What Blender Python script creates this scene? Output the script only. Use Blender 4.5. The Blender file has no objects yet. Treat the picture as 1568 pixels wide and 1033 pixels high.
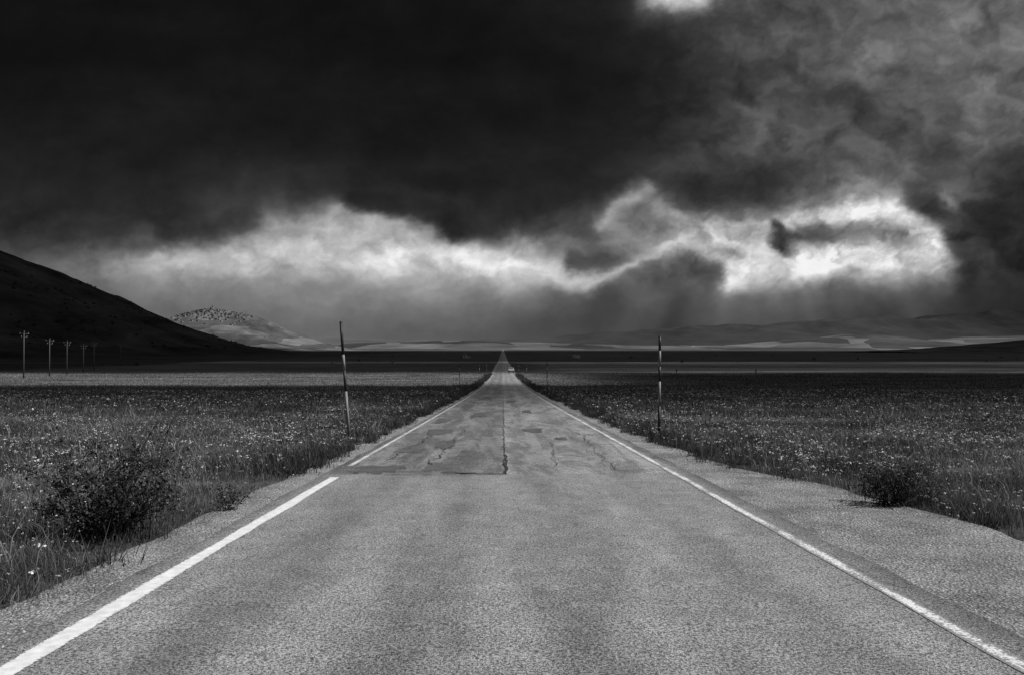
import bpy, math, random
import numpy as np
from mathutils import Vector
random.seed(7); RS=np.random.RandomState(11)
S=bpy.context.scene
S.view_settings.view_transform='Standard'; S.view_settings.look='None'; S.view_settings.exposure=0
CAMH=1.56; F=1130.0

# ------------------------------------------------------------ noise helpers
_tab={}
def perlin(x,y,seed=0):
    if seed not in _tab:
        r=np.random.RandomState(seed+100); p=r.permutation(256); a=r.rand(256)*2*np.pi
        _tab[seed]=(np.concatenate([p,p]),np.cos(a),np.sin(a))
    p,gx,gy=_tab[seed]
    x=np.asarray(x,float); y=np.asarray(y,float)
    xf=np.floor(x); yf=np.floor(y); xi=xf.astype(int)&255; yi=yf.astype(int)&255
    fx=x-xf; fy=y-yf
    def g(ix,iy,dx,dy):
        h=p[p[ix&255]+(iy&255)]; return gx[h]*dx+gy[h]*dy
    sx=fx**3*(fx*(fx*6-15)+10); sy=fy**3*(fy*(fy*6-15)+10)
    a=g(xi,yi,fx,fy); b=g(xi+1,yi,fx-1,fy); c=g(xi,yi+1,fx,fy-1); d=g(xi+1,yi+1,fx-1,fy-1)
    return ((a+(b-a)*sx)*(1-sy)+(c+(d-c)*sx)*sy)*1.4
def fbm(x,y,o=5,seed=0,gain=.5):
    t=0;a=1;s=0
    for i in range(o):
        t=t+a*perlin(x*2**i+i*17.3,y*2**i+i*9.1,seed+i); s+=a; a*=gain
    return t/s*1.4
def billow(x,y,o=5,seed=0):
    t=0;a=1;s=0
    for i in range(o):
        t=t+a*np.abs(perlin(x*2**i+i*7.3,y*2**i+i*3.1,seed+i)); s+=a; a*=.55
    return t/s
def sstep(a,b,x):
    t=np.clip((x-a)/(b-a),0,1); return t*t*(3-2*t)

# ------------------------------------------------------------ mesh helpers
def make_mesh(name,verts,faces,mats=(),attrs=None,smooth=False,matidx=None):
    me=bpy.data.meshes.new(name)
    verts=np.asarray(verts,dtype=np.float32); faces=np.asarray(faces,dtype=np.int32)
    k=faces.shape[1]; n=len(faces)
    me.vertices.add(len(verts)); me.vertices.foreach_set('co',verts.ravel())
    me.loops.add(n*k); me.loops.foreach_set('vertex_index',faces.ravel())
    me.polygons.add(n); me.polygons.foreach_set('loop_start',np.arange(n,dtype=np.int32)*k)
    me.polygons.foreach_set('loop_total',np.full(n,k,dtype=np.int32))
    for m in mats: me.materials.append(m)
    if matidx is not None: me.polygons.foreach_set('material_index',np.asarray(matidx,dtype=np.int32))
    me.update(calc_edges=True)
    if smooth: me.polygons.foreach_set('use_smooth',np.ones(n,dtype=bool))
    for an,av in (attrs or {}).items():
        at=me.attributes.new(an,'FLOAT','POINT'); at.data.foreach_set('value',np.asarray(av,dtype=np.float32).ravel())
    me.validate()
    ob=bpy.data.objects.new(name,me); S.collection.objects.link(ob); return ob
def grid_faces(nr,nc):
    i=np.arange(nr-1)[:,None]*nc+np.arange(nc-1)[None,:]
    i=i.ravel(); return np.stack([i,i+1,i+nc+1,i+nc],1)
class PB:
    """small poly builder for hand-made parts"""
    def __init__(s): s.v=[];s.f=[];s.m=[]
    def add(s,vs,fs,m=0):
        o=len(s.v); s.v+= [tuple(v) for v in vs]; s.f+=[tuple(i+o for i in f) for f in fs]; s.m+=[m]*len(fs)
    def box(s,c,d,m=0,top=1.0):
        x,y,z=c;a,b,h=d[0]/2,d[1]/2,d[2]/2;t=top
        s.add([(x-a,y-b,z-h),(x+a,y-b,z-h),(x+a,y+b,z-h),(x-a,y+b,z-h),(x-a*t,y-b*t,z+h),(x+a*t,y-b*t,z+h),(x+a*t,y+b*t,z+h),(x-a*t,y+b*t,z+h)],
              [(3,2,1,0),(4,5,6,7),(0,1,5,4),(1,2,6,5),(2,3,7,6),(3,0,4,7)],m)
    def tube(s,pts,rads,n=8,m=0,cap=True):
        rings=[]
        for i,p in enumerate(pts):
            p=Vector(p); a=Vector(pts[max(i-1,0)]); b=Vector(pts[min(i+1,len(pts)-1)])
            t=(b-a).normalized(); q=t.orthogonal().normalized()
            ref=Vector((1,0,0)) if abs(t.x)<.9 else Vector((0,1,0))
            q=(ref-t*ref.dot(t)).normalized(); w=t.cross(q)
            rings.append([p+(q*math.cos(2*math.pi*k/n)+w*math.sin(2*math.pi*k/n))*rads[i] for k in range(n)])
        vs=[v for r in rings for v in r]; fs=[]
        for i in range(len(pts)-1):
            for k in range(n):
                fs.append((i*n+k,i*n+(k+1)%n,(i+1)*n+(k+1)%n,(i+1)*n+k))
        if cap: fs.append(tuple(range(n))[::-1]); fs.append(tuple(range((len(pts)-1)*n,len(pts)*n)))
        s.add(vs,fs,m)
    def obj(s,name,mats,smooth=False,loc=(0,0,0),rot=(0,0,0),bevel=0):
        me=bpy.data.meshes.new(name); me.from_pydata(s.v,[],s.f)
        for m in mats: me.materials.append(m)
        me.polygons.foreach_set('material_index',s.m)
        if smooth: me.polygons.foreach_set('use_smooth',[True]*len(s.f))
        me.update(); ob=bpy.data.objects.new(name,me); S.collection.objects.link(ob)
        ob.location=loc; ob.rotation_euler=rot
        if bevel:
            b=ob.modifiers.new('Bevel','BEVEL'); b.width=bevel; b.segments=2
        return ob

# ------------------------------------------------------------ node helpers
class NT:
    def __init__(s,tree): s.t=tree; tree.nodes.clear()
    def n(s,ty,**k):
        nd=s.t.nodes.new(ty)
        for a,b in k.items(): setattr(nd,a,b)
        return nd
    def put(s,sock,v):
        if isinstance(v,bpy.types.NodeSocket): s.t.links.new(v,sock)
        else: sock.default_value=v
    def m(s,op,a,b=None,c=None,clamp=False):
        nd=s.n('ShaderNodeMath',operation=op,use_clamp=clamp)
        for i,v in enumerate((a,b,c)):
            if v is not None: s.put(nd.inputs[i],v)
        return nd.outputs[0]
    def mr(s,v,a,b,c,d,smooth=False):
        nd=s.n('ShaderNodeMapRange'); nd.interpolation_type='SMOOTHSTEP' if smooth else 'LINEAR'
        s.put(nd.inputs[0],v)
        for i,x in enumerate((a,b,c,d)): s.put(nd.inputs[i+1],x)
        return nd.outputs[0]
    def noise(s,vec,scale,detail=3,rough=.5,dist=0):
        nd=s.n('ShaderNodeTexNoise'); s.put(nd.inputs['Vector'],vec)
        nd.inputs['Scale'].default_value=scale; nd.inputs['Detail'].default_value=detail
        nd.inputs['Roughness'].default_value=rough; nd.inputs['Distortion'].default_value=dist
        return nd.outputs[0]
    def vor(s,vec,scale,feature='F1'):
        nd=s.n('ShaderNodeTexVoronoi',feature=feature); s.put(nd.inputs['Vector'],vec); nd.inputs['Scale'].default_value=scale
        return nd
    def obj(s): return s.n('ShaderNodeTexCoord').outputs['Object']
    def scale(s,vec,sc):
        nd=s.n('ShaderNodeMapping'); s.put(nd.inputs[0],vec); nd.inputs['Scale'].default_value=sc; return nd.outputs[0]
    def attr(s,name): return s.n('ShaderNodeAttribute',attribute_name=name).outputs['Fac']
    def grey(s,v):
        nd=s.n('ShaderNodeCombineColor')
        for i in range(3): s.t.links.new(v,nd.inputs[i])
        return nd.outputs[0]
    def finish(s,val,rough=.85,height=None,bs=.5,bd=.01,spec=.3,normal=None):
        p=s.n('ShaderNodeBsdfPrincipled'); s.put(p.inputs['Base Color'],s.grey(val) if isinstance(val,bpy.types.NodeSocket) else (val,val,val,1))
        p.inputs['Roughness'].default_value=rough; p.inputs['Specular IOR Level'].default_value=spec
        if height is not None:
            b=s.n('ShaderNodeBump'); b.inputs['Strength'].default_value=bs; b.inputs['Distance'].default_value=bd
            s.t.links.new(height,b.inputs['Height']); s.t.links.new(b.outputs[0],p.inputs['Normal'])
        o=s.n('ShaderNodeOutputMaterial'); s.t.links.new(p.outputs[0],o.inputs[0]); return p
def mat(name):
    m=bpy.data.materials.new(name); m.use_nodes=True; return m,NT(m.node_tree)
def simple(name,v,var=.25,scale=8,rough=.7):
    m,t=mat(name); n=t.noise(t.obj(),scale,4); t.finish(t.m('MULTIPLY',t.mr(n,.25,.75,1-var,1+var),v),rough); return m

# ------------------------------------------------------------ terrain functions
def g(y): return -6.5*np.tanh(np.asarray(y,float)/162.0)
def eR(y): return np.interp(y,[0,5,8,10.5,12,13.4,17,22,40,300],[4.9,4.75,4.7,4.45,4.0,3.7,3.5,3.4,3.4,3.4])
def eL(y): return np.interp(y,[0,5,10,15,30,300],[3.05,3.12,3.15,3.05,3.05,3.2])
def gz(x,y):
    x=np.asarray(x,float);y=np.asarray(y,float)
    m=sstep(4.2,9,np.abs(x))
    und=fbm(x/9,y/9,3,5)*.10+fbm(x/45,y/45,2,9)*.25
    return g(y)-.03+m*(und-.12)*np.clip(1-np.abs(y)/3000,0,1)
def lit_field_tone(x,y):
    """field tone: sunlit strips and shaded ground painted in, plus random variation"""
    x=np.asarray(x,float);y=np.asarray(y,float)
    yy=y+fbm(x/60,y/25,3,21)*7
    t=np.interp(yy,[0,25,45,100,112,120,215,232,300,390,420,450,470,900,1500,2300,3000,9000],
                   [1.75,1.65,1.2,.85,.9,2.4,2.5,1.0,.8,.8,1.2,1.2,.9,.85,.9,1.1,1.6,1.7])  # bright bands stand for sun patches, dark ones for shade
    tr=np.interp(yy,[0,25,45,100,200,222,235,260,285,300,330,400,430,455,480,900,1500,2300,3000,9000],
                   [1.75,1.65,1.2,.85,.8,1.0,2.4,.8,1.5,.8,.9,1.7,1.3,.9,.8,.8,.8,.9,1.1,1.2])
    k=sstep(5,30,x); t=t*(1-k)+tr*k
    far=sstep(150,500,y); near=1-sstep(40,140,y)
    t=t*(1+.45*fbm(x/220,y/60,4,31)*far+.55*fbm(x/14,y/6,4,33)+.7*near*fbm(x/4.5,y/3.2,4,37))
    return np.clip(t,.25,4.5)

# y samples shared by every sheet that follows the road
Y=[-40.,-30,-20,-10,-5]; s=0.0
while s<16500:
    Y.append(s); s+= .3 if s<40 else max(.3,s*.012)
Y.append(16500.); Y.append(39000.); Y=np.array(Y)

# ------------------------------------------------------------ materials
# asphalt
m_road,t=mat('asphalt'); o=t.obj(); sx=t.n('ShaderNodeSeparateXYZ'); t.put(sx.inputs[0],o)
X_,Y_=sx.outputs[0],sx.outputs[1]
g1=t.noise(o,56,3,.65); g2=t.noise(o,140,2,.6); v1=t.vor(o,80)
big=t.noise(o,.55,5,.6); mid=t.noise(t.scale(o,(2.2,.35,1)),1.0,4,.6); blot=t.noise(o,3.3,4,.65)
grain=t.m('ADD',t.m('MULTIPLY',t.mr(g1,.38,.62,0,1),.6),t.m('MULTIPLY',t.mr(g2,.38,.62,0,1),.4))
base=t.mr(grain,.15,.88,.035,.45)
wob=t.m('ADD',X_,t.m('MULTIPLY',t.m('SUBTRACT',big,.5),.9))
track=t.mr(t.m('COSINE',t.m('MULTIPLY',wob,5.1)),-1,1,.86,1.10)
base=t.m('MULTIPLY',base,track)
base=t.m('MULTIPLY',base,t.mr(mid,.3,.7,.80,1.20))
base=t.m('MULTIPLY',base,t.mr(blot,.3,.7,.80,1.18))
# older surface beyond the transverse joint, left lane most worn/dark
old=t.mr(t.m('ADD',Y_,t.m('ADD',t.m('MULTIPLY',blot,.9),t.m('MULTIPLY',big,1.2))),12.9,13.25,0,1)
patch=t.mr(t.noise(t.scale(o,(1.5,.22,1)),1.0,5,.75,.8),.45,.53,.62,1.0)
lane=t.mr(X_,-.04,.08,.86,1.15)
worn=t.m('MULTIPLY',patch,lane)
base=t.m('MULTIPLY',base,t.m('ADD',t.m('MULTIPLY',old,t.m('SUBTRACT',worn,1.0)),1.0))
cz=t.vor(t.scale(o,(1,.6,1)),1.6,'DISTANCE_TO_EDGE')
wob2=t.noise(o,2.5,4,.7)
line=t.mr(t.m('ADD',cz.outputs['Distance'],t.m('MULTIPLY',wob2,.05)),.022,.036,.40,1.0)
base=t.m('MULTIPLY',base,t.m('ADD',t.m('MULTIPLY',old,t.m('SUBTRACT',line,1.0)),1.0))
# dirty, darker edge strip outside the painted lines
edge=t.mr(t.m('ABSOLUTE',t.m('SUBTRACT',X_,.07)),2.8,3.05,1,.60)
base=t.m('MULTIPLY',base,edge)
hh=t.m('ADD',grain,t.m('MULTIPLY',v1.outputs['Distance'],.6))
t.finish(base,.8,hh,.7,.012,.35)
# tar / patch
m_patch,t=mat('asphalt_repair'); o=t.obj(); n1=t.noise(o,60,3,.6); n2=t.noise(o,2.5,4,.6)
t.finish(t.m('MULTIPLY',t.mr(n1,.35,.65,.025,.16),t.mr(n2,.3,.7,.7,1.3)),.75,n1,.6,.01)
m_crack,t=mat('crack_filler'); n1=t.noise(t.obj(),40,3); t.finish(t.mr(n1,.3,.7,.012,.05),.9)
# paint
def paintmat(name,wear,amp):
    m,t=mat(name); o=t.obj(); a=t.noise(o,45,4,.65); b=t.noise(o,2.2,4,.6); u=t.attr('edge')
    k=t.m('ADD',t.m('ADD',t.m('MULTIPLY',a,1.0),t.m('MULTIPLY',b,amp)),t.m('MULTIPLY',u,.35))
    k=t.mr(k,wear,wear+.10,1,0)
    gn=t.noise(o,120,2); dark=t.mr(gn,.3,.7,.08,.35); lite=t.mr(t.noise(o,14,4),.3,.7,.6,.82)
    mx=t.n('ShaderNodeMix'); t.put(mx.inputs[0],k); t.put(mx.inputs[2],dark); t.put(mx.inputs[3],lite)
    t.finish(mx.outputs[0],.6,gn,.5,.006); return m
m_paintL=paintmat('road_paint',.96,.5); m_paintR=paintmat('worn_road_paint',.79,.6)
# gravel
m_grav,t=mat('gravel_dirt'); o=t.obj(); v=t.vor(o,38); n=t.noise(o,1.3,5,.6); gn=t.noise(o,60,3,.7)
c=t.m('MULTIPLY',t.mr(gn,.34,.66,.08,.64),t.mr(n,.3,.7,.5,1.3))
c=t.m('MULTIPLY',c,t.mr(v.outputs['Distance'],0,.6,1.3,.5))
t.finish(c,.9,t.m('ADD',t.m('MULTIPLY',v.outputs['Distance'],-1),gn),.9,.02)
m_stone,t=mat('pebble'); t.finish(t.mr(t.noise(t.obj(),9,3),.3,.7,.15,.5),.85)
# meadow ground
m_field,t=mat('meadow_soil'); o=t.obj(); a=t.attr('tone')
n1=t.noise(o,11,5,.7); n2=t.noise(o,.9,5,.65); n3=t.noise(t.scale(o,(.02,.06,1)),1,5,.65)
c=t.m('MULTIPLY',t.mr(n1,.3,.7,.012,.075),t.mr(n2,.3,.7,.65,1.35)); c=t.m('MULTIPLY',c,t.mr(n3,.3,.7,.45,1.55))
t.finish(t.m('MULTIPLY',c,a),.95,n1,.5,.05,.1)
# grass & leaves
def leafmat(name,mult,trans=.35):
    m,t=mat(name); a=t.attr('tone'); c=t.grey(t.m('MULTIPLY',a,mult))
    d=t.n('ShaderNodeBsdfDiffuse'); tr=t.n('ShaderNodeBsdfTranslucent'); mx=t.n('ShaderNodeMixShader'); mx.inputs[0].default_value=trans
    t.put(d.inputs[0],c); t.put(tr.inputs[0],c); t.put(mx.inputs[1],d.outputs[0]); t.put(mx.inputs[2],tr.outputs[0])
    oo=t.n('ShaderNodeOutputMaterial'); t.put(oo.inputs[0],mx.outputs[0]); return m
m_grass=leafmat('grass_blade',1.0); m_leaf=leafmat('leaf',1.0,.25); m_petal=leafmat('petal',1.0,.3)
m_bark=simple('bark',.05,.4,30)
# hills
def hillmat(name,lo,hi,sc,patch=(0,0)):
    m,t=mat(name); o=t.obj(); n=t.noise(o,sc,7,.65); n2=t.noise(t.scale(o,(1,.5,2.5)),sc*.35,4,.6,.4)
    c=t.m('MULTIPLY',t.mr(n,.3,.7,lo,hi),t.mr(n2,.35,.65,.6,1.4))
    if patch[1]:
        v=t.vor(t.scale(o,(1,.5,3)),patch[0]); sc_=t.n('ShaderNodeSeparateColor'); t.put(sc_.inputs[0],v.outputs['Color'])
        c=t.m('MULTIPLY',c,t.mr(sc_.outputs[0],.35,.8,1,patch[1]))
    t.finish(c,.95,n,.6,4,.05); return m

# ------------------------------------------------------------ GROUND
xs=[0.0]; st=.5
while xs[-1]<39000: xs.append(xs[-1]+st); st*=1.045
xs=np.array(xs); XS=np.concatenate([-xs[:0:-1],xs])
gx,gy=np.meshgrid(XS,Y)
make_mesh('ground',np.stack([gx,gy,gz(gx,gy)],-1).reshape(-1,3),grid_faces(len(Y),len(XS)),[m_field],{'tone':lit_field_tone(gx,gy)},True)

# ------------------------------------------------------------ ROAD
def ribbon(name,xl,xr,dz,mats,ys=Y,cols=2,attr=True):
    xl=np.broadcast_to(xl,ys.shape); xr=np.broadcast_to(xr,ys.shape)
    u=np.linspace(0,1,cols); xx=xl[:,None]*(1-u)+xr[:,None]*u; yy=np.repeat(ys[:,None],cols,1); zz=g(yy)+dz
    at={'edge':np.repeat(np.abs(u*2-1)[None],len(ys),0)**3} if attr else None
    return make_mesh(name,np.stack([xx,yy,zz],-1).reshape(-1,3),grid_faces(len(ys),cols),mats,at,True)
Yr=Y[Y<6000]
ribbon('road',-2.92-.06*fbm(Yr/1.3,Yr*0,4,3),3.12+.08*fbm(Yr/1.1,Yr*0+5,4,4),0.0,[m_road],Yr,12)
YL=Yr[(Yr<12.0)]; YL2=Yr[(Yr>13.2)]
wv=lambda yy,s: .018*fbm(yy/2.0,yy*0+s,3,8)
ln=ribbon('road_edge_line',-2.73+wv(YL,1),-2.57+wv(YL,2),.004,[m_paintL],YL,7)
ln=ribbon('road_edge_line',-2.78+wv(YL2,3),-2.66+wv(YL2,4),.004,[m_paintR],YL2,5)
ln=ribbon('road_edge_line',2.75+wv(Yr,5)*1.6,2.88+wv(Yr,6)*1.6,.004,[m_paintR],Yr,7)
# repairs
def blob(pb,cx,cy,wx,wy,seed,dz):
    n=60; pts=[]
    for k in range(n):
        a=2*math.pi*k/n; c,s_=math.cos(a),math.sin(a)
        r=1/max(abs(c),abs(s_))**.7
        r*=1+.16*math.sin(a*3+seed)+.10*math.sin(a*7+seed*2.3)+.07*math.sin(a*13+seed)+.05*math.sin(a*23+seed*3)
        x=cx+wx*.5*c*r; y=cy+wy*.5*s_*r; pts.append((x,y,float(g(y))+dz))
    pb.add([(cx,cy,float(g(cy))+dz)]+pts,[(0,k+1,(k+1)%n+1) for k in range(n)])
pb=PB()
for i,(cx,cy,wx,wy) in enumerate([(-2.12,12.75,.75,.95),(-1.15,13.1,.45,1.15),(-2.0,16.3,.5,1.6),(-1.35,17.5,.42,2.3),(-1.85,21.5,.7,2.2),
      (-.75,15.4,.3,1.4),(-.6,12.2,.32,.22),(.9,22,.55,1.6),(-2.2,27,.5,3),(-1.0,31,.6,4),(1.1,34,.4,3),(-1.9,40,.6,5),(.5,48,.6,4),(-1.2,55,.7,7),(1.5,19,.3,.8)]):
    blob(pb,cx,cy,wx,wy,i*1.7,.005+.0004*i)
pb.obj('road_patch',[m_patch])
# cracks
def crack(pb,p0,p1,w,amp,seed,dz=.0125,n=None):
    L=math.dist(p0,p1); n=n or max(8,int(L/.08)); t_=np.linspace(0,1,n+1)
    dx,dy=(p1[0]-p0[0])/L,(p1[1]-p0[1])/L
    off=amp*fbm(t_*L/1.1,t_*0+seed,5,40,.62)
    ww=w*(.35+np.abs(fbm(t_*L/.35,t_*0+seed+9,3,41))*1.5)
    vs=[]
    for k in range(n+1):
        x=p0[0]+dx*L*t_[k]-dy*off[k]; y=p0[1]+dy*L*t_[k]+dx*off[k]
        for sg in (-1,1):
            xx=x-dy*ww[k]*sg*.5; yy=y+dx*ww[k]*sg*.5; vs.append((xx,yy,float(g(yy))+dz))
    pb.add(vs,[(2*k,2*k+1,2*k+3,2*k+2) for k in range(n)])
pb=PB()
crack(pb,(.03,12.1),(.03,60),.03,.10,1)
crack(pb,(.05,12.0),(.03,15),.05,.08,1.6,.0135)
crack(pb,(-2.55,12.25),(-1.2,11.8),.04,.25,2,.0145); crack(pb,(-1.0,12.3),(0.0,11.95),.06,.2,2.7,.0145); crack(pb,(0.0,11.95),(2.75,12.6),.022,.2,3,.015)
crack(pb,(-2.6,12.1),(-.2,12.6),.022,.3,8,.016)
crack(pb,(.1,16.6),(2.8,17.4),.03,.3,4); crack(pb,(-2.6,19),(0,18.5),.04,.3,5); crack(pb,(-2.6,24),(2.7,24.6),.06,.4,6)
crack(pb,(-2.6,14.6),(-.1,14.3),.03,.2,9)
crack(pb,(-1.3,13.3),(-1.1,24),.03,.3,51); crack(pb,(-2.2,14),(-1.9,20),.025,.2,52); crack(pb,(.9,13),(1.2,18),.02,.2,53)
for i,yy in enumerate([30,37,45,56,68]): crack(pb,(-2.6,yy),(2.7,yy+random.uniform(-1,1)),.09,.4,12+i)
crack(pb,(1.9,12.6),(2.2,22),.025,.25,31)
pb.obj('road_crack',[m_crack])
# gravel shoulders
ys=Y[(Y<400)]
ribbon('gravel_shoulder',3.0,eR(ys)+.35+.2*fbm(ys/1.5,ys*0,3,13),-.014,[m_grav],ys,8)
ribbon('gravel_shoulder',-eL(ys)-.3-.15*fbm(ys/1.2,ys*0,3,14),-2.8,-.014,[m_grav],ys,6)
# pebbles
n=9000; py=RS.rand(n)**1.6*26+2.5; side=RS.rand(n)<.78
px=np.where(side,3.05+(eR(py)+.2-3.05)*RS.rand(n),-(2.88+(eL(py)+.15-2.88)*RS.rand(n)))
r=.004+.010*RS.rand(n)**3
oc=np.array([(1,0,0),(0,1,0),(-1,0,0),(0,-1,0),(0,0,1)],float)
V=oc[None]*r[:,None,None]*(0.7+.6*RS.rand(n,5,1)); V[:,:,2]*=.8
a=RS.rand(n)*6.28; ca,sa=np.cos(a),np.sin(a); vx=V[:,:,0]*ca[:,None]-V[:,:,1]*sa[:,None]; vy=V[:,:,0]*sa[:,None]+V[:,:,1]*ca[:,None]
P=np.stack([vx+px[:,None],vy+py[:,None],V[:,:,2]+(g(py)-.012)[:,None]],-1)
fc=np.array([(0,1,4),(1,2,4),(2,3,4),(3,0,4)]); make_mesh('gravel',P.reshape(-1,3),(fc[None]+np.arange(n)[:,None,None]*5).reshape(-1,3),[m_stone])

# ------------------------------------------------------------ GRASS
def scatter(y0,y1,dens,margin=.82):
    A=(2*margin*y1+2)*(y1-y0); n=int(A*dens); y=y0+(y1-y0)*RS.rand(n); x=(RS.rand(n)*2-1)*(margin*y1+1)
    e=np.where(x>0,eR(y),eL(y))+.10*fbm(x/.5,y/.5,2,50)+.12*fbm(x/2,y/1.7,2,51)
    keep=(np.abs(x)<margin*y+1)&(np.abs(x)>e)
    # thin out near the edge and in bare spots
    d=np.abs(x)-e; cl=fbm(x/.9,y/.9,3,52)
    keep&=RS.rand(n)<np.clip(.30+d*1.1,0,1)*np.clip(.85+cl*1.1,.15,1)
    return x[keep],y[keep],d[keep],cl[keep]
def blades(x,y,h,w,tone,lean,seg2):
    n=len(x); a=RS.rand(n)*2*np.pi; b=RS.rand(n)*2*np.pi
    z=gz(x,y)-.01; ca,sa=np.cos(a)*w/2,np.sin(a)*w/2; lx,ly=np.cos(b)*lean*h,np.sin(b)*lean*h
    if seg2:
        V=np.stack([np.stack([x-ca,y-sa,z],-1),np.stack([x+ca,y+sa,z],-1),
          np.stack([x-ca*.8+lx*.3,y-sa*.8+ly*.3,z+h*.55],-1),np.stack([x+ca*.8+lx*.3,y+sa*.8+ly*.3,z+h*.55],-1),
          np.stack([x+lx,y+ly,z+h*(1-.25*lean)],-1)],1)
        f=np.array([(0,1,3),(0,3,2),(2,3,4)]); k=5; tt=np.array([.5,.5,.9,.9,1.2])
    else:
        V=np.stack([np.stack([x-ca,y-sa,z],-1),np.stack([x+ca,y+sa,z],-1),np.stack([x+lx,y+ly,z+h],-1)],1)
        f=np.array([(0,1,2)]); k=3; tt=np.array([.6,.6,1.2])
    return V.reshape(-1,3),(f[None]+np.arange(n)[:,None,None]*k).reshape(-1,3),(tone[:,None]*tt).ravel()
parts=[]
for (y0,y1,dens,h0,w0,s2) in [(3.2,12,1900,.11,.0045,True),(12,30,440,.125,.010,True),(30,80,48,.16,.032,False),(80,230,5,.2,.10,False)]:
    x,y,d,cl=scatter(y0,y1,dens)
    n=len(x); hm=(.35+.65*sstep(0,.7,d))*(1+.6*cl)*(1+.6*fbm(x/4,y/4,2,60)); hm*=1-.3*sstep(30,80,y)
    h=h0*hm*(.5+1.0*RS.rand(n)); tall=RS.rand(n)<.05; h=np.where(tall,h*2.2,h); h=np.maximum(h,.025)
    tone=.066*np.exp(.55*RS.randn(n))*(1+.8*fbm(x/2.5,y/2.0,4,61))*lit_field_tone(x,y)
    dry=RS.rand(n)<.12; tone=np.where(dry|tall,tone*2.2,tone)
    tone=np.clip(tone,.012,.5)
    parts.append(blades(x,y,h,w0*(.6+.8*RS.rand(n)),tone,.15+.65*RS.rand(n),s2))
off=0;VV=[];FF=[];TT=[]
for v,f,tn in parts: VV.append(v);FF.append(f+off);TT.append(tn);off+=len(v)
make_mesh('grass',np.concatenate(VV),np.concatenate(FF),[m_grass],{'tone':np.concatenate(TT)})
# roadside weeds - taller dark tufts along both verges
VV=[];FF=[];TT=[];off=0
for i in range(1000):
    sd=random.choice((-1,1)); y=(5+random.random()*20) if i<110 else 12+random.random()**1.4*190
    e=float(eR(y) if sd>0 else eL(y)); x=sd*(e+.15+abs(random.gauss(0,.6 if i>=110 else 2)))
    nb=int(60); sc=random.uniform(.4,1.15)*(1+y/260)
    bx=x+RS.randn(nb)*.12*sc; by=y+RS.randn(nb)*.14*sc
    v,f,tn=blades(bx,by,(.10+.24*RS.rand(nb))*sc,(.008+y*.0004)*np.ones(nb),np.clip(.055*random.uniform(.6,1.8)*np.exp(.5*RS.randn(nb)),.01,.25),.2+.6*RS.rand(nb),False)
    VV.append(v);FF.append(f+off);TT.append(tn);off+=len(v)
make_mesh('roadside_weeds',np.concatenate(VV),np.concatenate(FF),[m_grass],{'tone':np.concatenate(TT)})
# wildflowers: stem + small umbel of white heads
VV=[];FF=[];TT=[];off=0
def flowers(y0,y1,dens,hr,rad,heads,thr):
    global off
    x,y,d,cl=scatter(y0,y1,dens); pt=fbm(x/3.5,y/2.2,4,70); k=(pt+.22*RS.randn(len(x))>thr)&(d>.15)
    x,y,d=x[k],y[k],d[k]; n=len(x)
    if n==0: return
    h=hr*(.5+1.0*RS.rand(n))*(.5+.5*sstep(0,.8,d)); 
    v,f,tn=blades(x,y,h,np.full(n,rad*.35),np.full(n,.05),np.full(n,.02),False)
    VV.append(v);FF.append(f+off);TT.append(tn);off+=len(v)
    sz=np.repeat(.5+RS.rand(n)**2,heads)
    X=np.repeat(x,heads)+RS.randn(n*heads)*rad*1.3*sz; YY=np.repeat(y,heads)+RS.randn(n*heads)*rad*1.3*sz
    Z=np.repeat(gz(x,y)+h,heads)+RS.randn(n*heads)*rad*.6; N=n*heads
    ang=np.arange(6)/6*2*np.pi; rr=rad*(.4+.7*RS.rand(N))*sz
    tx,ty=RS.randn(N)*.45,RS.randn(N)*.45
    cx=np.cos(ang)[None]*rr[:,None]; cy=np.sin(ang)[None]*rr[:,None]
    vx=np.concatenate([X[:,None],X[:,None]+cx],1); vy=np.concatenate([YY[:,None],YY[:,None]+cy],1)
    vz=np.concatenate([Z[:,None]+rr[:,None]*.35,Z[:,None]+cx*tx[:,None]+cy*ty[:,None]],1)
    v=np.stack([vx,vy,vz],-1).reshape(-1,3)
    f=np.array([(0,i+1,(i+1)%6+1) for i in range(6)]); f=(f[None]+np.arange(N)[:,None,None]*7).reshape(-1,3)
    VV.append(v);FF.append(f+off);TT.append(np.repeat(np.clip(np.repeat(.62+.25*RS.randn(n),heads),.2,.8),7));off+=len(v)
flowers(4.5,12,60,.22,.0070,5,.07); flowers(12,30,42,.22,.0125,4,.05); flowers(30,80,6.0,.24,.027,3,.12)
make_mesh('wildflowers',np.concatenate(VV),np.concatenate(FF),[m_petal],{'tone':np.concatenate(TT)})

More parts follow.
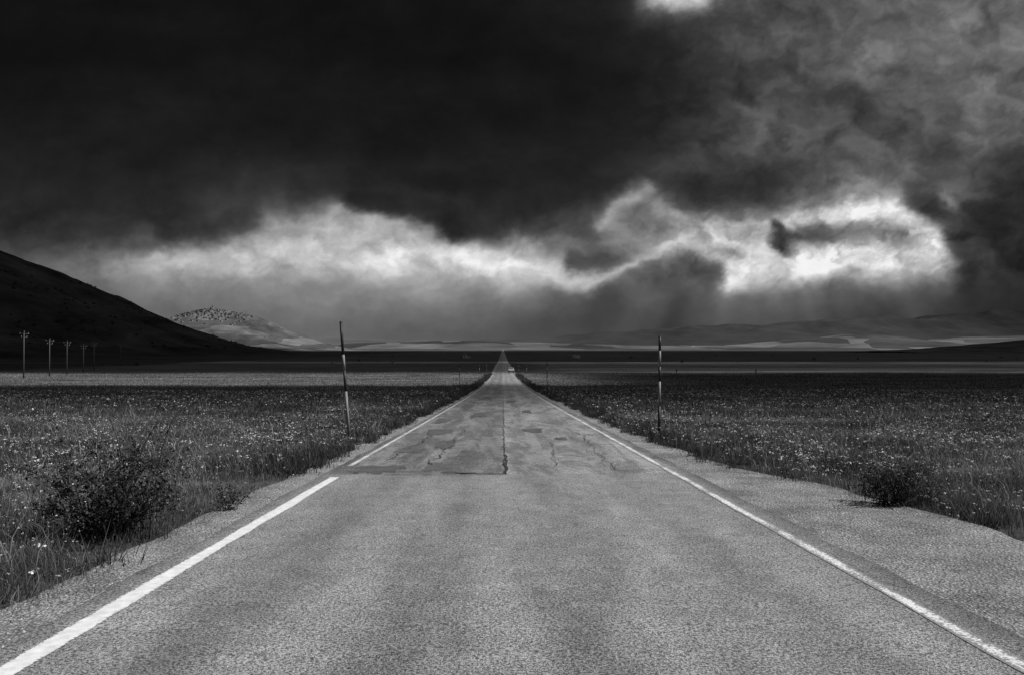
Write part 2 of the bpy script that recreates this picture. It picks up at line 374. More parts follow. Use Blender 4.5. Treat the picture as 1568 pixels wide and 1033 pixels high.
# ------------------------------------------------------------ SHRUBS
def shrub(name,cx,cy,H,W,nst,leafn,ls,tone,seed,arches=0,spikes=0):
    rnd=random.Random(seed); z0=float(gz(cx,cy))-.02
    pb=PB(); tips=[]
    for i in range(nst):
        a=rnd.uniform(0,6.28); sp=rnd.uniform(.05,1)**.7; hh=H*rnd.uniform(.4,1)*(1-.4*sp)
        pts=[Vector((cx+rnd.gauss(0,.05),cy+rnd.gauss(0,.05),z0))]
        ex,ey=math.cos(a)*W*.5*sp,math.sin(a)*W*.5*sp
        for k in range(1,6):
            u=k/5; pts.append(Vector((cx+ex*u**.8+rnd.gauss(0,.03),cy+ey*u**.8+rnd.gauss(0,.03),z0+hh*(u**.9))))
        pb.tube(pts,[.009*(1-.15*k)*H+.001 for k in range(6)],4)
        tips.append(pts)
        for b in range(3):
            k=rnd.randint(2,5); p=pts[k]; q=p+Vector((rnd.gauss(0,.14),rnd.gauss(0,.14),rnd.uniform(.05,.25)))*H
            pb.tube([p,(p+q)/2+Vector((0,0,.02)),q],[.004,.003,.0015],3); tips.append([p,(p+q)/2,q])
    for i in range(arches):
        sg=1 if i!=1 else -1; L=W*rnd.uniform(.30,.45); top=H*rnd.uniform(1.15,1.35); pts=[]; bx=cx+rnd.uniform(.0,.3)*W
        for k in range(11):
            u=k/10; pts.append(Vector((bx+sg*L*u**1.6,cy+rnd.uniform(-.01,.01)+.1*u,z0+top*math.sin(min(u*1.85,1.95)))))
        pb.tube(pts,[.009-.0006*k for k in range(11)],5)
    for i in range(spikes):
        bx=cx+rnd.uniform(-.45,.45)*W; by=cy+rnd.uniform(-.2,.2); hh=H*rnd.uniform(.75,1.18); dx=rnd.uniform(-.12,.12)+(bx-cx)*.25
        pts=[Vector((bx+dx*(k/6)**1.5,by,z0+hh*k/6)) for k in range(7)]
        pb.tube(pts,[.006-.0007*k for k in range(7)],4); tips.append(pts[2:])
    st=pb.obj(name+'_stems',[m_bark])
    n=leafn; P=np.zeros((n,3))
    for i in range(n):
        tp=rnd.choice(tips); k=rnd.randrange(len(tp)-1); u=rnd.random(); p=tp[k].lerp(tp[k+1],u)
        s_=.045*H if len(tp)>5 else .035
        P[i]=(p.x+rnd.gauss(0,s_),p.y+rnd.gauss(0,s_),max(z0+.02,p.z+rnd.gauss(0,s_*.8)))
    A=RS.randn(n,3); A/=np.linalg.norm(A,axis=1)[:,None]; B=np.cross(A,RS.randn(n,3)); B/=np.linalg.norm(B,axis=1)[:,None]
    sz=ls*(.5+RS.rand(n))[:,None]
    V=np.stack([P-A*sz,P+B*sz*.42,P+A*sz,P-B*sz*.42],1).reshape(-1,3)
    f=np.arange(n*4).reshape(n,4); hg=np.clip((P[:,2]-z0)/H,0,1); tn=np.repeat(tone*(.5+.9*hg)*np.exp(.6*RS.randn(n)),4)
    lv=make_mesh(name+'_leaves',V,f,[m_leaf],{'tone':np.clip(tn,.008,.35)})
    e=bpy.data.objects.new(name,None); S.collection.objects.link(e)
    for o_ in (st,lv): o_.parent=e
    st.name='stems'; lv.name='leaves'
shrub('wild_shrub',-3.90,7.4,1.05,1.4,40,6800,.019,.036,1,3,18)
shrub('wild_shrub',4.78,9.15,.74,.72,24,2900,.016,.030,2,0,9)
shrub('wild_shrub',3.95,18.6,.30,.6,14,800,.022,.03,3,0)
shrub('wild_shrub',-3.25,8.9,.42,.4,12,500,.016,.04,4,0)
for i,(a,b,c,d_) in enumerate([(5.4,9.4,.42,.6),(-4.9,8.2,.5,.6),(7.1,12.5,.4,.7),(-3.95,17.6,.35,.5),(-6,13,.45,.6)]):
    shrub('wild_shrub',a,b,c,d_,12,600,.016,.07,20+i,0,3)

# ------------------------------------------------------------ SNOW POLES
m_pd=simple('pole_dark_paint',.025,.3,20,.5); m_pl=simple('pole_light_paint',.20,.25,14,.5)
def snow_pole(x,y,H,r,lean,bands):
    pb=PB(); z0=float(gz(x,y))-.1
    pb.tube([(0,0,0),(0,0,.16)],[r*1.7,r*1.5],12,0)
    b=[0]+bands+[1]
    for i in range(len(b)-1):
        z1=.1+b[i]*H+(.0 if i==0 else .002); z2=.1+b[i+1]*H
        pb.tube([(0,0,z1),(0,0,z2)],[r,r],12,i%2)
    pb.tube([(0,0,.1+H+.001),(0,0,.1+H+.02),(0,0,.1+H+.035)],[r*1.05,r*.9,r*.3],12,0)
    return pb.obj('snow_pole',[m_pd,m_pl],True,(x,y,z0),(0,math.radians(lean),0))
snow_pole(-3.88,18.8,3.0,.036,-4.4,[.02,.42,.60,.73])
snow_pole(4.30,20.3,2.72,.036,.6,[.30,.55,.70,.86])
for (x,y,H,l) in [(5.1,85,3.3,0),(-5.6,96,3.2,-1),(-4.8,150,3.0,1),(4.9,152,3,0),(-4.7,215,3,0),(4.7,220,3,1),(-4.6,300,3,0),(4.6,310,3,0)]:
    snow_pole(x,y,H,.045,l,[.15,.4,.6,.8])

# ------------------------------------------------------------ UTILITY POLES
m_wood=simple('weathered_wood',.07,.3,6); m_ins=simple('insulator',.22,.1,6,.3)
tops=[]
for (x,y,H) in [(-112,174,10.6),(-117,192,9.4),(-126,215,9.4),(-132,234,8.6),(-143,260,9.6),(-175,340,9.5)]:
    pb=PB(); pb.tube([(0,0,-.3),(0,0,H*.5),(0,0,H)],[.15,.12,.09],10)
    pb.box((0,.12,H-.35),(2.0,.12,.14)); pb.box((0,.12,H-1.1),(1.3,.1,.12))
    for ix,iz in ((-.85,-.35),(0,-.0),(.85,-.35),(-.55,-1.1),(.55,-1.1)):
        pb.tube([(ix,.12,H+iz+.02),(ix,.12,H+iz+.14),(ix,.12,H+iz+.2),(ix,.12,H+iz+.3)],[.03,.08,.05,.07],8,1)
    z=float(gz(x,y)); pb.obj('utility_pole',[m_wood,m_ins],True,(x,y,z),(0,0,.3)); tops.append((x,y,z+H))
pb=PB()
for a,b in zip(tops[:-1],tops[1:]):
    for ox in (-.8,.8):
        pts=[(a[0]+(b[0]-a[0])*u+ox,a[1]+(b[1]-a[1])*u,a[2]+(b[2]-a[2])*u-1.6*u*(1-u)-.1) for u in np.linspace(0,1,9)]
        pb.tube(pts,[.012]*9,4,cap=False)
pb.obj('overhead_wire',[m_pd])

# ------------------------------------------------------------ CAR
m_body=simple('white_car_paint',.75,.04,3,.3); m_glass=simple('dark_glass',.03,.1,3,.1); m_tyre=simple('tyre',.02,.2,10); m_lamp=simple('lamp_lens',.35,.1,5,.2)
def car(name,x,y,van=False):
    prof=[(-2.0,.35),(-2.05,.75),(-1.95,.95),(-1.2,1.02),(-.65,1.42),(.7,1.46),(1.45,1.05),(1.95,.98),(2.05,.7),(2.0,.35)]
    if van: prof=[(-2.9,.4),(-2.95,1.0),(-2.7,1.25),(-2.3,1.75),(-2.2,2.7),(2.95,2.75),(3.05,2.5),(3.05,.45)]
    W=.85 if not van else 1.1
    pb=PB(); n=len(prof); vs=[]
    for sx_ in (-1,1):
        for (py_,pz) in prof:
            w=W*(1-.16*max(0,(pz-.95))/.5) if not van else W
            vs.append((sx_*w,py_,pz))
    fs=[tuple(range(n)),tuple(range(2*n-1,n-1,-1))]+[(i,(i+1)%n,n+(i+1)%n,n+i)[::-1] for i in range(n)]
    pb.add(vs,fs,0)
    body=pb.obj('body',[m_body],False,bevel=.05)
    pb=PB()
    if not van:
        pb.add([(-.70,-1.16,1.06),(.70,-1.16,1.06),(.66,-.72,1.38),(-.66,-.72,1.38)],[(0,1,2,3)])
        pb.add([(-.70,1.40,1.11),(.70,1.40,1.11),(.66,.80,1.42),(-.66,.80,1.42)],[(3,2,1,0)])
        for sx_ in (-1,1):
            pb.add([(sx_*.845,-.95,1.05),(sx_*.845,.1,1.05),(sx_*.75,.1,1.37),(sx_*.75,-.6,1.37)],[(0,1,2,3)])
            pb.add([(sx_*.845,.16,1.05),(sx_*.845,1.2,1.05),(sx_*.75,.72,1.37),(sx_*.75,.16,1.37)],[(0,1,2,3)])
        for v in range(len(pb.v)): pb.v[v]=(pb.v[v][0]*1.012,pb.v[v][1]*1.02,pb.v[v][2]+.012)
    else:
        pb.add([(-.95,-2.72,1.3),(.95,-2.72,1.3),(.95,-2.36,1.72),(-.95,-2.36,1.72)],[(0,1,2,3)])
        for sx_ in (-1,1):
            pb.box((sx_*1.11,-1.9,1.5),(.03,.7,.5)); pb.box((sx_*1.11,.2,1.7),(.03,1.0,.5)); pb.box((sx_*1.11,1.9,1.7),(.03,.8,.5))
    win=pb.obj('windows',[m_glass]); L=[body,win]
    wy=1.3 if not van else 2.0
    for k,(sx_,sy_) in enumerate(((-1,-1),(1,-1),(-1,1),(1,1))):
        pb=PB(); cx_=sx_*(W-.08); pb.tube([(cx_-.11,sy_*wy,.33),(cx_+.11,sy_*wy,.33)],[.33,.33],18,0); pb.tube([(cx_-.125,sy_*wy,.33),(cx_+.125,sy_*wy,.33)],[.18,.18],12,1)
        L.append(pb.obj('wheel_%d'%(k+1),[m_tyre,m_lamp]))
    pb=PB(); yb=-2.06 if not van else -2.96
    for sx_ in (-1,1): pb.box((sx_*.62,yb,.75),(.3,.05,.14)); pb.box((sx_*.62,-yb+(.1 if van else 0),.78),(.26,.05,.16))
    L.append(pb.obj('lights',[m_lamp]))
    pb=PB(); pb.box((0,yb-.02,.48),(1.5,.1,.16)); pb.box((0,-yb+.02,.48),(1.5,.1,.16)); L.append(pb.obj('bumpers',[m_tyre]))
    e=bpy.data.objects.new(name,None); S.collection.objects.link(e)
    for o_ in L: o_.parent=e
    e.location=(x,y,float(g(y))+(.0 if abs(x)<3.2 else -.02)); return e
car('parked_car',2.55,225)
v=car('camper_van',59,590,True); v.rotation_euler=(0,0,math.radians(80)); v.location.z=float(gz(59,590))
# small stone farm hut on the plain
m_wall=simple('stone_wall',.3,.3,2); m_roof=simple('tile_roof',.14,.3,3)
def house(pb,x,y,z,w,d,h,rot,roof=.3):
    c,s_=math.cos(rot),math.sin(rot)
    def T(p): return (x+p[0]*c-p[1]*s_,y+p[0]*s_+p[1]*c,z+p[2])
    a,b=w/2,d/2; rz=h+w*roof*.6
    pb.add([T(p) for p in [(-a,-b,-6),(a,-b,-6),(a,b,-6),(-a,b,-6),(-a,-b,h),(a,-b,h),(a,b,h),(-a,b,h),(0,-b,rz),(0,b,rz)]],
       [(0,1,5,8,4),(1,2,6,5),(2,3,7,9,6),(3,0,4,7)],0)
    e=.06*w
    pb.add([T(p) for p in [(-a-e,-b-e,h-.1),(0,-b-e,rz+.12),(0,b+e,rz+.12),(-a-e,b+e,h-.1),(a+e,-b-e,h-.1),(a+e,b+e,h-.1)]],[(0,1,2,3),(1,4,5,2)],1)
    nw=max(1,int(w/3.5)); nf=max(1,int(h/3))
    for i in range(nw):
        for j in range(nf):
            wx=-a+(i+.5)*w/nw; wz=1.5+j*3
            if wz+.7<h: pb.add([T((wx-.4,-b-.03,wz-.6)),T((wx+.4,-b-.03,wz-.6)),T((wx+.4,-b-.03,wz+.6)),T((wx-.4,-b-.03,wz+.6))],[(0,1,2,3)],2)
pb=PB(); house(pb,0,0,0,7,5,2.6,.3); ob=pb.obj('farm_hut',[m_wall,m_roof,m_glass],loc=(-32,640,float(gz(-32,640))))

# ------------------------------------------------------------ PEOPLE
m_cl=simple('dark_clothes',.04,.3,6)
def person(x,y,rot,stride):
    J={'pel':(0,0,.95,.14),'wa':(0,0,1.1,.125),'ch':(0,.01,1.33,.16),'nk':(0,.02,1.49,.055),'hd':(0,.03,1.60,.085),'ht':(0,.03,1.69,.07)}
    for s_,sg in (('l',-1),('r',1)):
        st_=stride*sg
        J['hip'+s_]=(.1*sg,0,.9,.1); J['kn'+s_]=(.11*sg,st_*.5+.03,.5,.065); J['an'+s_]=(.11*sg,st_*.9,.09,.045); J['to'+s_]=(.13*sg,st_*.9+.17,.04,.035)
        J['sh'+s_]=(.19*sg,0,1.41,.065); J['el'+s_]=(.25*sg,-st_*.3-.02,1.14,.045); J['wr'+s_]=(.26*sg,-st_*.5+.05,.9,.032); J['ha'+s_]=(.26*sg,-st_*.5+.08,.8,.03)
    E=[('pel','wa'),('wa','ch'),('ch','nk'),('nk','hd'),('hd','ht')]
    for s_ in 'lr': E+=[('pel','hip'+s_),('hip'+s_,'kn'+s_),('kn'+s_,'an'+s_),('an'+s_,'to'+s_),('ch','sh'+s_),('sh'+s_,'el'+s_),('el'+s_,'wr'+s_),('wr'+s_,'ha'+s_)]
    K=list(J); me=bpy.data.meshes.new('person'); me.from_pydata([J[k][:3] for k in K],[(K.index(a),K.index(b)) for a,b in E],[])
    ob=bpy.data.objects.new('person',me); S.collection.objects.link(ob)
    md=ob.modifiers.new('Skin','SKIN'); 
    if not me.skin_vertices: me.skin_vertices.new()
    for i,k in enumerate(K): me.skin_vertices[0].data[i].radius=(J[k][3],J[k][3])
    me.skin_vertices[0].data[0].use_root=True
    ob.modifiers.new('Sub','SUBSURF').levels=1; ob.modifiers['Sub'].render_levels=2
    me.materials.append(m_cl); ob.location=(x,y,float(gz(x,y))); ob.rotation_euler=(0,0,rot)
person(50,212,.6,.22); person(74,215,-1.2,.25)

# ------------------------------------------------------------ HILLS
def hf(name,x0,x1,y0,y1,nx,ny,fn,m,attrs=None):
    x=np.linspace(x0,x1,nx);y=np.linspace(y0,y1,ny);X,Yy=np.meshgrid(x,y)
    return make_mesh(name,np.stack([X,Yy,fn(X,Yy)],-1).reshape(-1,3),grid_faces(ny,nx),[m],{'tone':attrs(X,Yy)} if attrs else None,True)
def hillL(X,Yy):
    r=np.hypot(X+1050,Yy-1000)*(1+.05*fbm(X/260,Yy/260,3,80))
    h=np.interp(r,[0,150,300,369,413,484,546,608,661,740,800],[235,205,158,133,116,85,56,29,13,2,-3])
    h=h+(fbm(X/70,Yy/70,5,81)*5+fbm(X/14,Yy/14,3,82)*.8)*sstep(0,25,h)
    return h-6.5-.3
hf('hill',-1900,-230,180,1850,300,300,hillL,hillmat('dark_hillside',.014,.065,.02))
def hillR(X,Yy):
    r=np.hypot((X-1230)/1.5,Yy-1500); return 34*np.exp(-(r/210)**2)+fbm(X/60,Yy/60,4,83)*1.5-8.2
hf('hill',760,1900,1000,2000,120,90,hillR,hillmat('dark_hillside_low',.015,.06,.02))
ux=np.array([-1100,-760,-590,-560,-530,-500,-480,-440,-400,-370,-340,-290,-250,-200]); vz=np.array([60,60,47,41,38,44,53,61,54,47,33,13,2,-3])
def hillV(X,Yy):
    u=X/3000*F; h=np.interp(u,ux,vz)*2.655+8
    e=np.exp(-np.abs((Yy-3000)/430)**1.7); er=fbm(X/150,Yy/150,5,84); rd=billow(X/90,Yy/260,4,85)
    return h*e+(er*12-rd*26*(1-e)*1.5)*sstep(2,60,h*e)*(1-.6*e)-7.6
hf('village_hill',-3000,-500,1900,3900,320,200,hillV,hillmat('pale_hillside',.035,.10,.010,(.012,1.9)))  # light albedo puts distance haze into the hillside colour
rng=[(-900,14),(-600,9),(-420,10),(-330,11),(-250,7),(-160,10),(-60,12),(0,11),(100,8),(200,5),(280,6),(340,5),(400,10),(450,14),(500,18),(540,23),(580,20),(620,12),(680,15),(760,20),(1000,24)]
def hillF(X,Yy):
    u=X/7000*F; h=np.interp(u,[a for a,b in rng],[b for a,b in rng])*6.19+4
    e=np.exp(-np.abs((Yy-7000)/1200)**2); return h*e+fbm(X/500,Yy/500,5,86)*14*sstep(.1,.7,e)-8.5
hf('far_hills',-6500,7500,4800,9000,500,80,hillF,hillmat('far_fields',.025,.065,.002,(.0022,2.6)))
# mountains behind the plain, haze painted into their tone to match the sky
def hillM(X,Yy):
    u=X/12500*F; v=np.interp(u,[-1100,-700,-450,-300,-150,-40,60,160,300,450,600,800,1100],[55,40,24,19,15,13,17,26,33,41,47,56,65])
    e=np.exp(-np.abs((Yy-12500)/1900)**1.8); rd=billow(X/1300,Yy/1500,5,88)
    return v*11.06*e*(1.08-.34*rd+.14*fbm(X/900,Yy/900,3,89))-9
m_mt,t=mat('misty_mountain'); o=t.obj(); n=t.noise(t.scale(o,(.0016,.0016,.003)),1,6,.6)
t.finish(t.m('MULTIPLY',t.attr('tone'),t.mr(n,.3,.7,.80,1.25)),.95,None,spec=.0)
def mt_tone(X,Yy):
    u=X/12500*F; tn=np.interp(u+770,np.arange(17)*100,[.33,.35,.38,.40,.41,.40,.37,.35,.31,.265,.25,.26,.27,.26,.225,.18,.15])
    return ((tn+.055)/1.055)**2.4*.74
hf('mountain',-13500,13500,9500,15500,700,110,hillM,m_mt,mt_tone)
# village
pb=PB(); rnd=random.Random(5)
for i in range(240):
    u=rnd.gauss(-437,20) if i<110 else rnd.uniform(-488,-372)
    Xh=u*3000/F; Yh=2980-rnd.uniform(0,260)*(.4+.6*rnd.random()); zh=float(hillV(np.array(Xh),np.array(Yh)))-1.2
    house(pb,Xh,Yh,zh,rnd.uniform(6,10),rnd.uniform(6,10),rnd.uniform(3.0,4.8),rnd.uniform(-.9,.3))
for (u,yh) in [(-590,2990),(-566,2960),(-545,2970),(-556,2940),(-576,2960),(-535,2950)]:
    Xh=u*3000/F; house(pb,Xh,yh,float(hillV(np.array(Xh),np.array(yh)))-1,10,9,4.4,-.2)
Xh=-440*3000/F; zh=float(hillV(np.array(Xh),np.array(2985.)))
pb.box((Xh,2985,zh+4),(5,5,14)); pb.box((Xh,2985,zh+12.5),(5.6,5.6,3),1,.1)
m_vw=simple('village_wall',.23,.3,.05); m_vr=simple('village_roof',.10,.2,.05); pb.obj('hilltop_village',[m_vw,m_vr,m_vr])
# distant shrubs on the ridge line and slopes
VV=[];FF=[];off=0
def bush_tris(x,y,z,r,n=46):
    global off
    P=RS.randn(n,3); P/=np.linalg.norm(P,axis=1)[:,None]; P*=(RS.rand(n)**.4)[:,None]*r; P[:,2]=np.abs(P[:,2])*1.1
    P+=np.array([x,y,z]); V=P[:,None,:]+RS.randn(n,3,3)*r*.22
    VV.append(V.reshape(-1,3)); FF.append(np.arange(n*3).reshape(n,3)+off); off+=n*3
for i in range(420):
    a=rnd.uniform(-2.0,-.05) if i<200 else rnd.uniform(-1.0,.6); r=rnd.uniform(430,690)
    x=-1050+math.cos(a)*r; y=1000+math.sin(a)*r
    if x<-1850 or y<200: continue
    bush_tris(x,y,float(hillL(np.array(x),np.array(y))),rnd.uniform(1.0,2.4))
NB=off
for i in range(60):
    u=rnd.uniform(-590,-320); x=u*3000/F; y=rnd.uniform(2600,2960); bush_tris(x,y,float(hillV(np.array(x),np.array(y))),rnd.uniform(1.5,3),30)
NC=off
for i in range(60):
    x=rnd.uniform(-300,500); y=rnd.uniform(300,1600)
    if abs(x)<8: continue
    bush_tris(x,y,float(gz(x,y)),rnd.uniform(.5,1.6),30)
V=np.concatenate(VV); tn=np.full(len(V),.03); tn[NB:NC]=.09  # shrubs on the village hill paler, haze put into their tone
make_mesh('distant_shrubs',V,np.concatenate(FF),[m_leaf],{'tone':tn})

# ------------------------------------------------------------ SKY DOME (front half of the sky)
# brightness chart, columns = bearing, rows = elevation (mils: 1130 mil = tangent 1), top row first
chart=np.array([
[.07,.07,.07,.08,.08,.07,.08,.08,.09,.11,.22,.24,.30,.33,.37,.39,.40],
[.07,.07,.08,.09,.09,.08,.08,.08,.09,.10,.13,.22,.32,.36,.39,.39,.40],
[.07,.08,.08,.09,.09,.09,.08,.08,.09,.10,.12,.20,.30,.37,.39,.38,.38],
[.08,.08,.09,.10,.09,.09,.09,.09,.10,.11,.13,.22,.32,.30,.36,.36,.35],
[.11,.10,.10,.10,.10,.10,.10,.10,.10,.12,.15,.25,.33,.32,.33,.36,.31],
[.13,.12,.12,.13,.14,.14,.12,.12,.12,.13,.20,.24,.27,.32,.34,.28,.20],
[.15,.14,.15,.17,.25,.22,.18,.14,.14,.22,.32,.24,.28,.45,.43,.30,.16],
[.18,.19,.21,.25,.50,.64,.62,.32,.24,.35,.48,.56,.50,.48,.52,.23,.15],
[.34,.40,.52,.62,.70,.74,.76,.80,.80,.48,.44,.54,.74,.78,.68,.23,.15],
[.37,.39,.43,.46,.49,.50,.50,.50,.48,.35,.32,.36,.40,.39,.34,.21,.16],
[.33,.35,.38,.40,.41,.41,.38,.36,.31,.27,.26,.27,.28,.27,.23,.18,.15],
[.31,.33,.36,.38,.39,.39,.38,.36,.33,.29,.27,.26,.25,.24,.21,.18,.16]])
def catmull(gx_,gy_):
    nr,nc=chart.shape; gx_=np.clip(gx_,0,nc-1.001); gy_=np.clip(gy_,0,nr-1.001)
    ix=np.floor(gx_).astype(int); iy=np.floor(gy_).astype(int); fx=gx_-ix; fy=gy_-iy
    def w(t): return [-.5*t+t*t-.5*t**3,1-2.5*t*t+1.5*t**3,.5*t+2*t*t-1.5*t**3,-.5*t*t+.5*t**3]
    wx,wy=w(fx),w(fy); r=0
    for j in range(4):
        for i in range(4): r=r+wy[j]*wx[i]*chart[np.clip(iy+j-1,0,nr-1),np.clip(ix+i-1,0,nc-1)]
    return r
def sky_tone(u,v):
    X=u+770; Yp=533-v
    hm=sstep(540,430,Yp)
    wx=fbm(X/170,Yp/110,6,200,.52)*42; wy=fbm(X/170+40,Yp/110+9,6,210,.52)*26
    wx=wx*(.25+.75*hm); wy=wy*(.25+.75*hm)
    # finer curl used for the torn cloud edges
    fx=fbm(X/70,Yp/55,6,280,.62)*18*hm; fy=fbm(X/70+9,Yp/55+4,6,290,.62)*14*hm
    b=catmull((X+wx+fx*.5)/100,(Yp+wy+fy*.6)/50)
    X2=X+wx*.25+fx; Y2=Yp+wy*.25+fy
    def stroke(pts,w,val,op,pw=2.0):
        nonlocal b
        d=np.full(X.shape,1e9)
        for (a,c) in zip(pts[:-1],pts[1:]):
            ax,ay=a;bx,by=c; L=(bx-ax)**2+(by-ay)**2+1e-6
            t_=np.clip(((X2-ax)*(bx-ax)+(Y2-ay)*(by-ay))/L,0,1)
            d=np.minimum(d,np.hypot(X2-ax-t_*(bx-ax),Y2-ay-t_*(by-ay)))
        al=op*np.exp(-(d/w)**pw); b=b*(1-al)+val*al
    stroke([(240,398),(400,384),(500,376),(600,380),(700,392),(800,405),(880,425)],20,.80,.55)
    stroke([(420,350),(520,338),(620,345)],22,.68,.5)
    stroke([(560,395),(700,398),(830,420),(905,428)],14,.90,.55)
    stroke([(540,300),(640,320),(695,345)],24,.13,.9,3)
    stroke([(700,350),(760,330),(850,300),(930,270)],22,.15,.85,3)
    stroke([(250,345),(330,350),(370,330)],22,.17,.6)
    stroke([(830,350),(880,350),(915,350)],22,.28,.85,3)
    stroke([(880,400),(930,395),(960,410)],18,.26,.8,2.5)
    stroke([(925,345),(945,315),(985,282)],14,.70,.75,2)
    stroke([(985,300),(1010,330),(1080,345)],17,.55,.6)
    stroke([(1060,275),(1130,290),(1180,270)],28,.16,.75)
    stroke([(1100,355),(1150,350),(1180,350)],26,.70,.65)
    stroke([(900,440),(960,412),(1000,388),(1045,374),(1085,384),(1115,408)],10,.78,.75,1.8)
    stroke([(1000,425),(1050,408),(1090,420)],18,.28,.85,2.4)
    stroke([(1120,425),(1200,412),(1280,400),(1360,392),(1420,388),(1436,370)],19,.92,.85,2.3)
    stroke([(1215,338),(1290,326),(1370,316),(1405,335),(1415,360)],17,.92,.85,2.2)
    stroke([(1255,362),(1300,356),(1345,348)],13,.40,.85,2)
    stroke([(1210,366),(1275,362)],15,.28,.92,2.4)
    stroke([(1193,348),(1198,378)],11,.20,.92,2.6)
    stroke([(1230,310),(1300,295),(1350,280)],10,.55,.6)
    stroke([(1410,300),(1455,335),(1485,390),(1490,440)],22,.16,.75,2.2)
    stroke([(1450,290),(1470,310)],9,.55,.6); stroke([(1480,205),(1510,210)],9,.5,.5)
    stroke([(1500,330),(1560,330)],30,.13,.7,3)
    stroke([(1250,150),(1330,165)],26,.22,.7); stroke([(1380,200),(1460,240)],30,.24,.6); stroke([(1150,110),(1240,60)],40,.25,.5)
    stroke([(1010,-14),(1045,-8),(1080,-14)],27,.85,.95,1.7)
    # soft billowing detail
    k=.12+.24*sstep(880,1150,X)*sstep(460,380,Yp)+.12*sstep(300,340,Yp)*sstep(450,400,Yp)
    k=k*(.4+.6*hm)
    b=b*(1+k*fbm(X/62+fx/30,Yp/44+fy/30,6,230,.58)*1.2)
    bl=billow(X/110,Yp/80,5,250); b=b*(1+(k*.9)*(bl-.22))
    b=b*(1+.30*fbm(X/240,Yp/110,5,255)*sstep(1050,900,X)*sstep(330,250,Yp))
    b=b*(1+.14*fbm(X/60,Yp/160,4,240)*np.exp(-((Yp-315)/45.)**2)*sstep(1000,900,X))
    # soft rain curtains falling from the lit clouds on the right, slightly fanned
    an=np.arctan2(X-1200,Yp-60); ray=fbm(an*6.0+fx/160,Yp/1200,3,260,.4)
    msk=sstep(405,470,Yp)*sstep(560,490,Yp)*sstep(860,980,X)*sstep(1580,1440,X)
    b=b*(1+.30*ray*msk)
    return np.clip(b,.035,.95)
az=np.concatenate([np.arange(-60,-38,.8),np.arange(-38,38,.11),np.arange(38,60.1,.8)])
el=np.concatenate([np.arange(-1.2,29,.10),np.arange(29,38.1,.8)])
A,E=np.meshgrid(np.radians(az),np.radians(el)); R=40000
uu=F*np.tan(np.clip(A,-1.05,1.05)); vv=F*np.tan(E)/np.cos(np.clip(A,-1.05,1.05))
tone=sky_tone(uu,vv); lin=np.where(tone<.04,tone/12.9,((tone+.055)/1.055)**2.4)
m_sky,t=mat('storm_clouds'); a=t.attr('luminance'); n=t.noise(t.scale(t.obj(),(.0015,.0015,.00225)),1,6,.65)
em=t.n('ShaderNodeEmission'); t.put(em.inputs[0],t.grey(t.m('MULTIPLY',a,t.mr(n,.25,.75,.95,1.05)))); oo=t.n('ShaderNodeOutputMaterial'); t.put(oo.inputs[0],em.outputs[0])
try: m_sky.cycles.emission_sampling='NONE'
except Exception: pass
make_mesh('sky',np.stack([R*np.cos(E)*np.sin(A),R*np.cos(E)*np.cos(A),R*np.sin(E)],-1).reshape(-1,3),grid_faces(len(el),len(az)),[m_sky],{'luminance':lin},True)

# ------------------------------------------------------------ SUN, added unseen cloud sheet shaped to shade the plain, WORLD
SE,SA=math.radians(50),math.radians(98)
sv=Vector((math.cos(SE)*math.sin(SA),math.cos(SE)*math.cos(SA),math.sin(SE)))
L=bpy.data.lights.new('sun','SUN'); L.energy=5.0; L.angle=math.radians(.5); L.color=(1,1,1)
lo=bpy.data.objects.new('sun',L); S.collection.objects.link(lo); lo.rotation_euler=sv.to_track_quat('Z','Y').to_euler(); lo.location=(0,0,100)
def trans(x,y):
    yy=y+fbm(x/90,y/60,3,300)*9*sstep(40,150,y)
    a=np.interp(yy,[-60,20,34,50,68,105,116,128,205,225,240,390,415,450,470,2350,2600],[1,1,.85,.42,.24,.2,.6,1,1,.6,.2,.15,.4,.4,.12,.12,.8])
    b=np.interp(yy,[-60,20,34,50,68,105,200,218,232,300,330,390,415,450,470,2350,2600],[1,1,.85,.42,.24,.16,.14,.35,.6,.4,.3,.3,.55,.4,.12,.12,.7])
    k=sstep(6,40,x); t_=a*(1-k)+b*k
    t_=t_*(1+.5*fbm(x/200,y/90,4,301)*sstep(200,500,y))
    t_=np.where((x<-170)&(y>250)&(y<2300),.04,t_)
    return np.clip(t_,0.02,1)
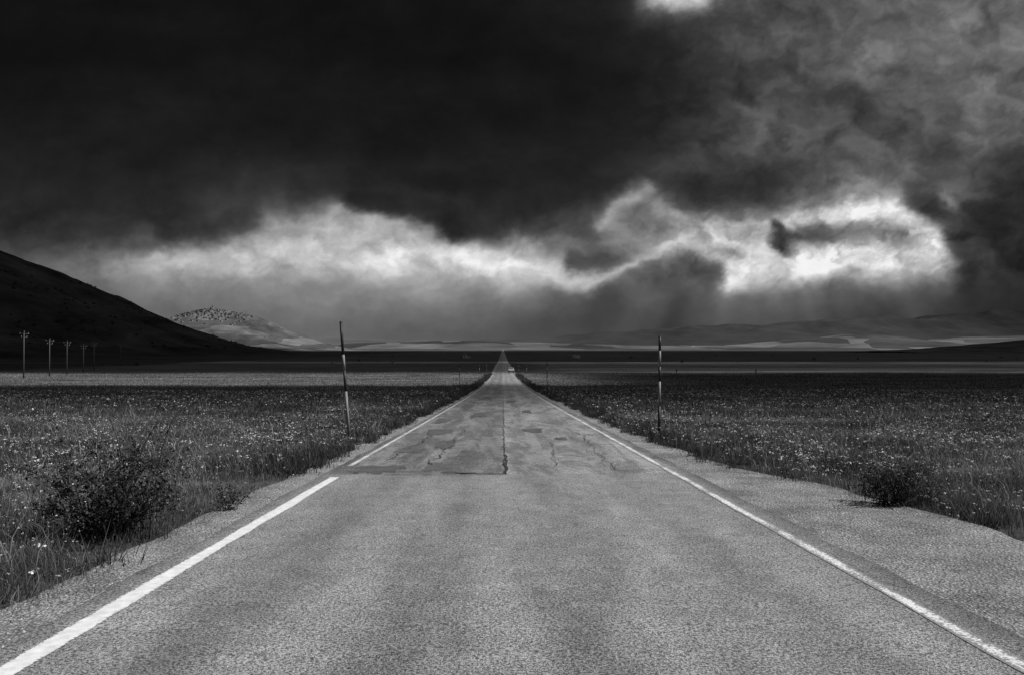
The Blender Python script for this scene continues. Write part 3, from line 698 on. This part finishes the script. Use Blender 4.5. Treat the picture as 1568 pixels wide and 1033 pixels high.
ys=np.concatenate([np.arange(-90,480,5.),np.arange(480,2700,45.)]); xs=np.concatenate([np.arange(-2300,-200,60.),np.arange(-200,200,10.),np.arange(200,2000,60.)])
CX,CY=np.meshgrid(xs,ys); H=2000.0
off_=sv*(H/sv.z)
m_cd,t=mat('cloud_shade'); d=t.attr('cover'); tr=t.n('ShaderNodeBsdfTransparent'); df=t.n('ShaderNodeBsdfDiffuse'); df.inputs[0].default_value=(.6,.6,.6,1)
mx=t.n('ShaderNodeMixShader'); t.put(mx.inputs[0],d); t.put(mx.inputs[1],tr.outputs[0]); t.put(mx.inputs[2],df.outputs[0]); oo=t.n('ShaderNodeOutputMaterial'); t.put(oo.inputs[0],mx.outputs[0])
make_mesh('cloud_shade_sheet',np.stack([CX+off_.x,CY+off_.y,np.full(CX.shape,H)-3],-1).reshape(-1,3),grid_faces(len(ys),len(xs)),[m_cd],{'cover':1-trans(CX,CY)},True)  # out-of-view sheet, its cover drawn from the wanted ground shade

W=bpy.data.worlds.new("World"); S.world=W; W.use_nodes=True; t=NT(W.node_tree)
sk=t.n('ShaderNodeTexSky'); sk.sky_type='NISHITA'; sk.sun_disc=False; sk.sun_elevation=SE; sk.sun_rotation=SA
bw=t.n('ShaderNodeRGBToBW'); t.put(bw.inputs[0],sk.outputs[0])
nz=t.noise(t.n('ShaderNodeTexCoord').outputs['Generated'],3,5,.6)
bg=t.n('ShaderNodeBackground'); t.put(bg.inputs[0],t.grey(t.m('MULTIPLY',bw.outputs[0],t.mr(nz,.35,.65,.15,.6)))); bg.inputs[1].default_value=.05
oo=t.n('ShaderNodeOutputWorld'); t.put(oo.inputs[0],bg.outputs[0])

# ------------------------------------------------------------ CAMERA
c=bpy.data.cameras.new('camera'); c.sensor_width=36; c.lens=F/1568*36; c.clip_start=.05; c.clip_end=100000
co=bpy.data.objects.new('camera',c); S.collection.objects.link(co); co.location=(0,0,CAMH)
co.rotation_euler=(math.radians(90.84),0,math.radians(-.71)); S.camera=co
